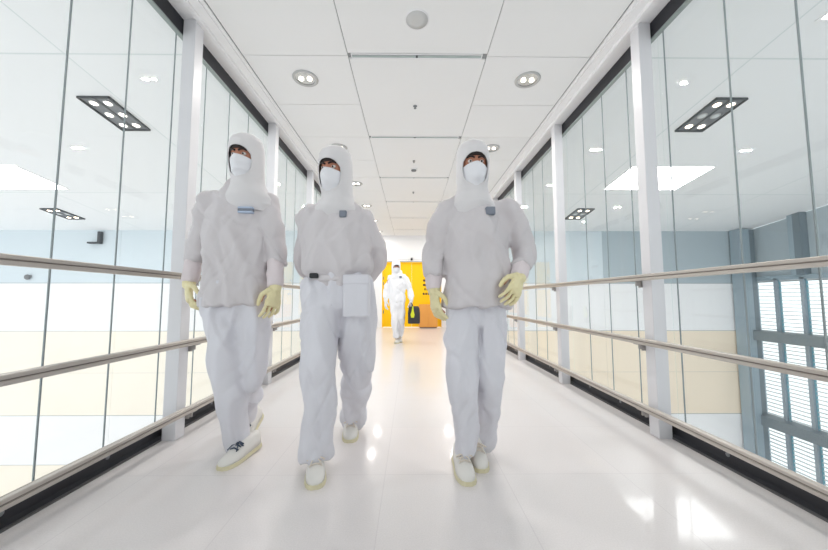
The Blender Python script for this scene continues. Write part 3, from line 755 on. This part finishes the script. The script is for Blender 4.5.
    hood(B(hc)+base, R, neck, base, body, S.get('hoodmat', M['hood']), S.get('hoodw', 1.0))
    mask_part(hc, R, base, body, S.get('cup', True))
    # --- extras pressed onto the jacket
    for nm, px, py, Y, w_, h_, kind in S.get('badges', ()):
        p = B(at(px, py, Y)); jo = [c_ for c_ in body.children if c_.name.split('.')[0] == ('trousers' if kind == 'pouch' else 'jacket')][0]
        hit, loc, nrm, _ = jo.ray_cast(Vector((p.x, p.y-1.0, p.z)), Vector((0, 1, 0)))
        y0 = loc.y if hit else p.y
        for dx_ in (-w_, 0, w_):
            for dz_ in (-h_, 0, h_):
                h2, l2, _, _ = jo.ray_cast(Vector((p.x+dx_, p.y-1.0, p.z+dz_)), Vector((0, 1, 0)))
                if h2 and abs(l2.y-y0) < 0.03: y0 = min(y0, l2.y+0.004)
        b_ = MB()
        if kind == 'collar':
            for dz, mm, hh in ((0, M['badge'], h_*0.5), (-h_*0.8, M['badgeblue'], h_*0.35), (h_*0.8, M['badgeblue'], h_*0.35)): b_.box(p.x-w_, p.x+w_, y0-0.014, y0+0.02, p.z+dz-hh, p.z+dz+hh, mm)
            b_.build(nm, body, bevel=0.004)
        elif kind == 'pouch':
            b_.box(p.x-w_, p.x+w_, y0-0.022, y0+0.05, p.z-h_, p.z+h_, S['trouser']); po = b_.build(nm, body, bevel=0.012)
            MB().box(p.x-w_*1.02, p.x+w_*1.02, y0-0.026, y0+0.02, p.z+h_*0.55, p.z+h_*1.02, S['trouser']).build('flap', po, bevel=0.008)
        else:
            b_.box(p.x-w_, p.x+w_, y0-0.010, y0+0.03, p.z-h_, p.z+h_, M['clip'] if kind == 'clip' else M['badge']); b_.build(nm, body, bevel=0.006)
    if S.get('belt'):
        q = MB(); c0 = hipm + up*((S['belt']-hipm.z)/up.z)
        limb(q, [(B(Vector((c0.x, c0.y, S['belt']-0.018))), S['wr'][0]*k*1.06, S['wr'][1]*k*1.10), (B(Vector((c0.x, c0.y, S['belt']+0.018))), S['wr'][0]*k*1.06, S['wr'][1]*k*1.10)], X, round0=False, round1=False, mt=S['jacket'])
        fuse(q, 'belt', S['jacket'], body, 0.009, 2, (0.004, 12, 8, S['seed']))
    return body, J

G = 'people walking in cleanroom suits'
# left walker: long tunic, both arms hanging, yellow gloves, navy laces
person(dict(seed=1, yaw=radians(-4), label='person in white hooded suit at left with navy shoe laces and hanging yellow gloves', group=G,
    J=dict(eyes=(238, 153.5, 1.81), shA=(208, 205, 1.95), shB=(268, 207, 1.97), elA=(196, 254, 2.00), elB=(275.5, 255, 1.96), wrA=(189, 283, 1.95), wrB=(275, 287, 1.89), hdA=(189, 308, 1.90), hdB=(271, 325, 1.84),
           hipA=(221, 303, 1.95), hipB=(252, 303, 1.96), knA=(228, 375, 1.86), knB=(250, 376, 1.93), anA=(236, 443, 1.93), anB=(243, 427, 2.22), toeA=(220, 471, 1.744), toeB=(237, 448, 2.03)),
    palmA=Vector((0.8, 0.6, 0)), palmB=Vector((-0.8, 0.6, 0)), thumbA=1, thumbB=-1, headA=(-0.25, -1), headB=(-0.05, -1), pitchA=0.05, pitchB=0.45,
    jacket=M['suit'], trouser=M['trouser'], torso=[(0.845, 0.198, 0.162), (0.95, 0.194, 0.152), (1.08, 0.186, 0.132), (1.24, 0.194, 0.132), (1.39, 0.192, 0.118), (1.46, 0.14, 0.09)], hemz=0.845, waist=0.98, wr=(0.165, 0.125), leg=(0.096, 0.090, 0.078, 0.073, 0.066), lace=M['lacedark'], sleeve=0.30, cup=False,
    badges=(('collar_badge', 240, 207, 1.8, 0.042, 0.016, 'collar'),)))
# middle walker: bloused jacket, belt with pouch, hands behind the back
person(dict(seed=2, yaw=radians(-16), label='person in white hooded suit with hands behind the back and a belt pouch', group=G,
    J=dict(eyes=(328, 167, 1.77), shA=(307, 219, 1.90), shB=(367, 218, 1.91), elA=(306, 264, 2.0), elB=(377, 262, 2.0), wrA=(324, 282, 2.10), wrB=(358, 282, 2.10), hdA=(338, 285, 2.15), hdB=(346, 285, 2.15),
           hipA=(321, 292, 1.89), hipB=(355, 292, 1.90), knA=(320, 366, 1.76), knB=(358, 362, 1.96), anA=(316, 452, 1.76), anB=(353, 417, 2.26), toeA=(315, 490, 1.575), toeB=(350, 443, 2.06)),
    palmA=Vector((0, 0.3, 1)), palmB=Vector((0, 0.3, 1)), thumbA=1, thumbB=-1, headA=(0.27, -1), headB=(0.16, -1), pitchA=0.03, pitchB=0.25, curlA=0.5, curlB=0.5,
    jacket=M['suit'], trouser=M['trouser'], blouse=True, torso=[(1.01, 0.170, 0.120), (1.06, 0.200, 0.150), (1.16, 0.198, 0.142), (1.26, 0.196, 0.136), (1.34, 0.190, 0.118), (1.41, 0.14, 0.09)], hemz=1.0, waist=1.03, wr=(0.172, 0.118), leg=(0.106, 0.102, 0.090, 0.084, 0.080), sleeve=0.6, belt=1.0,
    badges=(('chest_badge', 343, 214, 1.8, 0.020, 0.020, 'badge'), ('belt_clip', 315, 276, 1.8, 0.024, 0.014, 'clip'), ('pouch', 357, 296, 1.8, 0.072, 0.115, 'pouch'))))
# right walker: facing the camera, gloves swinging
person(dict(seed=3, yaw=radians(1), label='person in white hooded suit with chest badge and cup mask, right of the three', group=G,
    J=dict(eyes=(476, 161, 1.72), shA=(444, 213, 1.85), shB=(510, 213, 1.86), elA=(433, 258, 1.89), elB=(524, 254, 1.86), wrA=(434, 290, 1.84), wrB=(519, 277, 1.73), hdA=(437, 331, 1.78), hdB=(511, 305, 1.62),
           hipA=(461, 303, 1.85), hipB=(491, 303, 1.86), knA=(463, 382, 1.74), knB=(488, 378, 1.80), anA=(468, 450, 1.76), anB=(486, 442, 1.92), toeA=(469, 486, 1.595), toeB=(482, 473, 1.71)),
    palmA=Vector((0.9, 0.4, 0)), palmB=Vector((-0.5, 0.9, 0)), thumbA=1, thumbB=-1, headA=(0.05, -1), headB=(-0.02, -1), pitchA=0.02, pitchB=0.18,
    jacket=M['suit'], trouser=M['trouser'], torso=[(0.84, 0.196, 0.176), (0.95, 0.190, 0.162), (1.08, 0.184, 0.132), (1.24, 0.192, 0.132), (1.33, 0.188, 0.118), (1.40, 0.14, 0.09)], hemz=0.84, waist=0.98, wr=(0.16, 0.122), leg=(0.084, 0.085, 0.072, 0.063, 0.053), sleeve=0.62, cup=True,
    badges=(('chest_badge', 492, 209, 1.7, 0.026, 0.022, 'badge'),)))
# far walker with the black bag
body4, J4 = person(dict(seed=4, yaw=radians(8), label='person in bright white suit far down the corridor carrying a black bag', group=G, voxel=0.014, bvoxel=0.010, gvoxel=0.006,
    J=dict(eyes=(396.5, 267.0, 6.42), shA=(389.8, 278.5, 6.53), shB=(405.0, 278.5, 6.53), elA=(386.6, 291, 6.57), elB=(410.2, 290.5, 6.55), wrA=(385.8, 301, 6.50), wrB=(411.2, 300.5, 6.47), hdA=(385.4, 307, 6.46), hdB=(411.6, 307, 6.46),
           hipA=(393.3, 302, 6.53), hipB=(401.2, 302, 6.53), knA=(394.8, 320, 6.46), knB=(400.8, 320, 6.52), anA=(396.2, 336.5, 6.50), anB=(400.0, 335.5, 6.72), toeA=(396.3, 344.5, 6.37), toeB=(400.2, 343, 6.50)),
    palmA=Vector((0.9, 0.4, 0)), palmB=Vector((-0.9, 0.2, 0)), thumbA=1, thumbB=-1, headA=(-0.1, -1), headB=(0.1, -1), pitchA=0.05, pitchB=0.3, curlB=0.75,
    jacket=M['suitwhite'], trouser=M['suitwhite'], hoodmat=M['suitwhite'], cuffmat=M['suitwhite'], glovemat=M['mask'], torso=[(0.80, 0.165, 0.125), (0.92, 0.168, 0.122), (1.05, 0.170, 0.120), (1.17, 0.172, 0.120), (1.24, 0.165, 0.105), (1.29, 0.12, 0.08)], hemz=0.8, waist=0.92, wr=(0.15, 0.115), leg=(0.086, 0.080, 0.070, 0.066, 0.060), sleeve=0.7, bulk=0.95, hoodw=0.95,
    badges=(('chest_badge', 400.5, 277, 6.4, 0.024, 0.022, 'badge'),)))
hb = J4['wrB'] + (J4['hdB']-J4['wrB']).normalized()*0.06
o = empty('carry_bag', (hb.x+0.05, hb.y-0.02, 0), 'black bag with yellow-green tag held by the far person', 'bag')
zt = hb.z
q = MB(); rs = []
for z, w_, d_ in ((zt-0.385, 0.105, 0.165), (zt-0.37, 0.117, 0.175), (zt-0.18, 0.117, 0.175), (zt-0.085, 0.105, 0.165), (zt-0.055, 0.085, 0.15)):
    rs.append([(x*w_, y*d_, z) for x, y in ((-1, -0.85), (-0.85, -1), (0.85, -1), (1, -0.85), (1, 0.85), (0.85, 1), (-0.85, 1), (-1, 0.85))])
q.rings(rs, M['bag'], smooth=False); q.build('bag_body', o)
MB().tube([(-0.02, -0.08, zt-0.065), (-0.035, -0.075, zt-0.02), (-0.045, -0.045, zt+0.0), (-0.045, 0.045, zt+0.0), (-0.035, 0.075, zt-0.02), (-0.02, 0.08, zt-0.065)], 0.010, M['bag']).build('handle', o)
q = MB(); q.prism([(-0.055, zt-0.27), (0.0, zt-0.27), (0.012, zt-0.21), (-0.005, zt-0.14), (-0.012, zt-0.05), (-0.032, zt-0.05), (-0.045, zt-0.14), (-0.068, zt-0.21)], -0.186, -0.174, M['tag']); q.build('luggage_tag', o)

# ------------------------------------------------------------------ daylight
wd = bpy.data.worlds.new('daylight'); SC.world = wd; wd.use_nodes = True
bg = wd.node_tree.nodes['Background']; bg.inputs[0].default_value = (0.93, 0.97, 1.0, 1); bg.inputs[1].default_value = 1.35

cam = bpy.data.cameras.new('camera'); co = bpy.data.objects.new('camera', cam); C.objects.link(co)
co.location = (0, 0, EYE); co.rotation_euler = (pi/2 + PITCH, 0, -YAW)
cam.sensor_fit = 'HORIZONTAL'; cam.sensor_width = 36.0; cam.lens = F/828*36.0; cam.clip_start = 0.05; cam.clip_end = 200
SC.camera = co
SC.view_settings.view_transform = 'Standard'; SC.view_settings.look = 'None'; SC.view_settings.gamma = 1.0; SC.view_settings.use_curve_mapping = False
SC.view_settings.exposure = 0.18
SC.cycles.max_bounces = 10; SC.cycles.diffuse_bounces = 6; SC.cycles.transparent_max_bounces = 24
